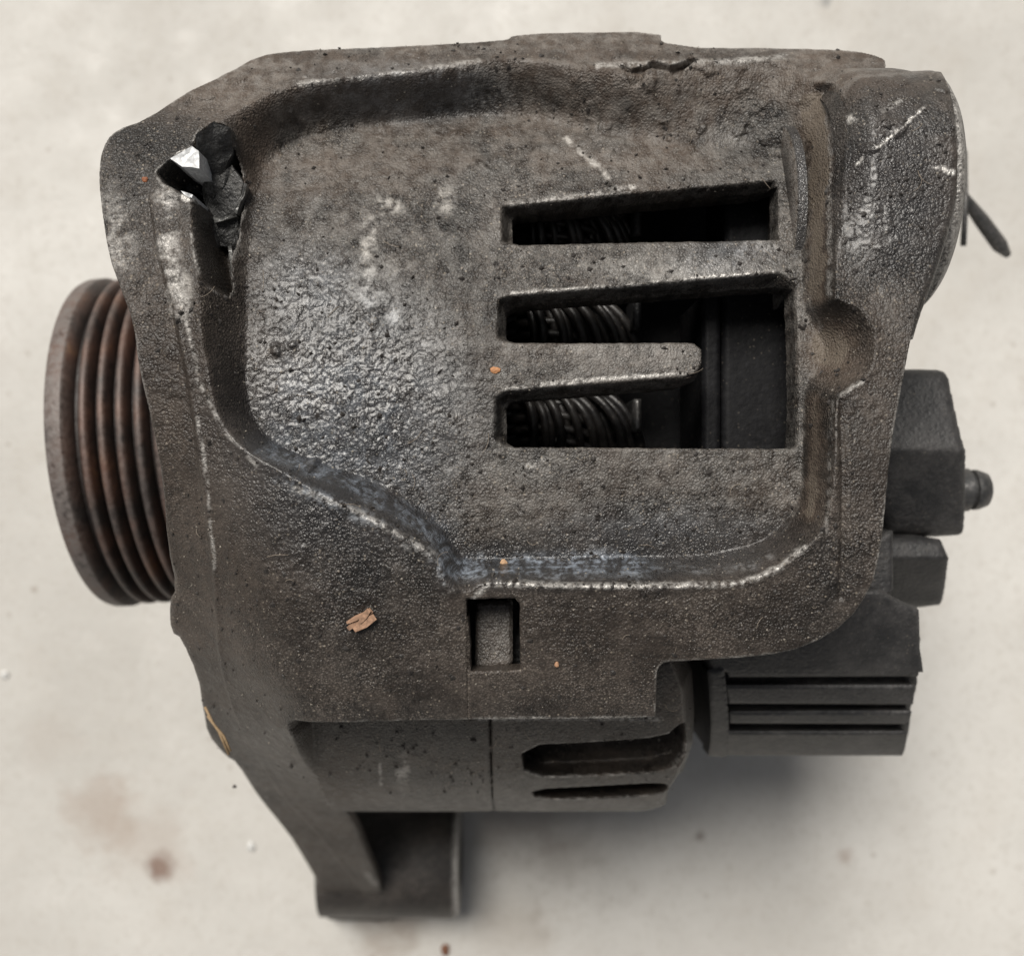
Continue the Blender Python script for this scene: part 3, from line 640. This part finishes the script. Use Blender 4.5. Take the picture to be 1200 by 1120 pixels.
crumb('pebble', 294, 990, GZ,   .09, (.75, .75, .73), 'small white pebble on the concrete left of the lower lug', 'pebble', .6)
crumb('pebble', 6, 790, GZ, .09, (.75, .74, .72), 'small white pebble at the left edge of the floor', 'pebble', .6)
crumb('pebble', 521, 1112, GZ, .10, (.20, .09, .05), 'brown crumb on the concrete below the lower lug', 'pebble', .6)
# splinter of wood on the housing
def chip():
    z = topz(424, 727, z_grain)+.03; x, y = at(424, 727, z)
    o = bpy.data.objects.new('wood_chip', None); C.objects.link(o); o.location = (x*CM, y*CM, z*CM)
    o['label'] = 'pale brown wood splinter lying on the dark housing left of the square hole'; o['category'] = 'wood chip'
    m = plain('splintered_wood', (.42, .25, .16), .8, .05, .35)
    for i, (a, b, wd, zz) in enumerate((((-.15, -.09), (.11, .12), .045, 0), ((-.08, -.10), (.15, .05), .05, .02), ((-.02, -.02), (.09, .13), .035, .04), ((-.16, -.02), (.05, .09), .028, .03))):
        dx, dy = b[0]-a[0], b[1]-a[1]; L = math.hypot(dx, dy); nx, ny = -dy/L*wd, dx/L*wd; V = []
        for t, k in ((0, .5), (.5, 1), (1, .7)):
            for s in (-1, 1):
                for zt in (0, .02): V.append((a[0]+dx*t+nx*s*k, a[1]+dy*t+ny*s*k, zz+zt+.02*t))
        Fc = []
        for j in range(2):
            b0 = j*4; Fc += [(b0, b0+4, b0+5, b0+1), (b0+2, b0+3, b0+7, b0+6), (b0+1, b0+5, b0+7, b0+3), (b0, b0+2, b0+6, b0+4)]
        Fc += [(0, 1, 3, 2), (8, 10, 11, 9)]
        me = bpy.data.meshes.new('splinter'); me.from_pydata([tuple(c*CM for c in v) for v in V], [], Fc); me.materials.append(m)
        p = bpy.data.objects.new('splinter', me); C.objects.link(p); p.parent = o
chip()
m = plain('straw', (.36, .25, .14), .7)
for pts, lab in (([(243, 838), (256, 856), (268, 884)], 'lower straighter straw fibre caught on the left edge of the housing'), ([(240, 828), (250, 848), (262, 862), (270, 880)], 'upper curved straw fibre caught on the left edge of the housing')):
    P = [P3(u, v, 11.6) for u, v in pts]
    o = tube('straw_fibre', P, .018, m, None, 6); o['label'] = lab; o['category'] = 'fibre'; o['group'] = 'straw fibres on the housing edge'

# crumbs of caked dirt, pale grains and lint clinging to the housing: nobody could count them
def litter():
    rg = np.random.RandomState(11); u = rg.uniform(125, 1110, 9000); v = rg.uniform(50, 930, 9000); z = np.full(9000, 13.0)
    for _ in range(10):
        x, y = at(u, v, z); z = .4*z+.6*z_grain(x[:, None], y[:, None])[:, 0]
    x, y = at(u, v, z); X, Y = x[:, None], y[:, None]
    ok = (sd_holes(X, Y)[:, 0] > .04) & (sd_outer(X, Y)[:, 0] < -.03)
    dens = fbm(x, y, .8, 3, 3); ok &= rg.rand(9000) < np.clip((dens-.3)*2.4, .2, 1)
    pts = np.stack([x, y, z], 1)[ok]; octa = [(1, 0, 0), (0, 1, 0), (-1, 0, 0), (0, -1, 0), (0, 0, 1), (0, 0, -.5)]
    of = [(0, 1, 4), (1, 2, 4), (2, 3, 4), (3, 0, 4), (1, 0, 5), (2, 1, 5), (3, 2, 5), (0, 3, 5)]
    for nm, lo, hi, k0, k1, mt, lab in (('dirt_crumbs', .010, .036, 0, .55, plain('caked_black_dirt', (.035, .030, .027), .6), 'dark crumbs of caked dirt scattered over the housing'),
                                   ('dust_grains', .006, .0155, .55, 1, plain('pale_dust_grains', (.30, .27, .23), .8), 'fine pale dust grains scattered over the housing')):
        a, b = int(len(pts)*k0), int(len(pts)*k1); V = []; Fc = []
        for p in pts[a:b]:
            r = lo+(hi-lo)*rg.rand()**2.5; t = rg.uniform(0, 6.3); sx, sy, sz = rg.uniform(.6, 1.4, 3); n = len(V)
            for q in octa:
                qx, qy = q[0]*sx*r, q[1]*sy*r; j = rg.uniform(-.25, .25, 3)*r
                V.append((p[0]+qx*math.cos(t)-qy*math.sin(t)+j[0], p[1]+qx*math.sin(t)+qy*math.cos(t)+j[1], p[2]+q[2]*sz*r*.8+j[2]*.5))
            Fc += [tuple(n+i for i in f) for f in of]
        o = make(nm, np.array(V), Fc, mt, ALT, False); o['kind'] = 'stuff'; o['label'] = lab
    V = []; Fc = []
    for p in pts[::59][:90]:
        a = rg.uniform(0, 6.3); L = rg.uniform(.08, .3); cvt = rg.uniform(-2.5, 2.5); n = len(V); r = .0035; x, y = p[0], p[1]; zz = p[2]+.012
        for i in range(8):
            for k in range(3): V.append((x+r*math.cos(k*2.09)*math.sin(a), y-r*math.cos(k*2.09)*math.cos(a), zz+r*math.sin(k*2.09)+.02*math.sin(i*.45)))
            x += math.cos(a)*L/8; y += math.sin(a)*L/8; a += cvt/8
        for i in range(7):
            for k in range(3): Fc.append((n+i*3+k, n+i*3+(k+1) % 3, n+i*3+3+(k+1) % 3, n+i*3+3+k))
    o = make('lint_fibres', np.array(V), Fc, plain('lint', (.30, .25, .20), .8), ALT, True); o['kind'] = 'stuff'; o['label'] = 'fine lint fibres stuck to the greasy housing'
litter()
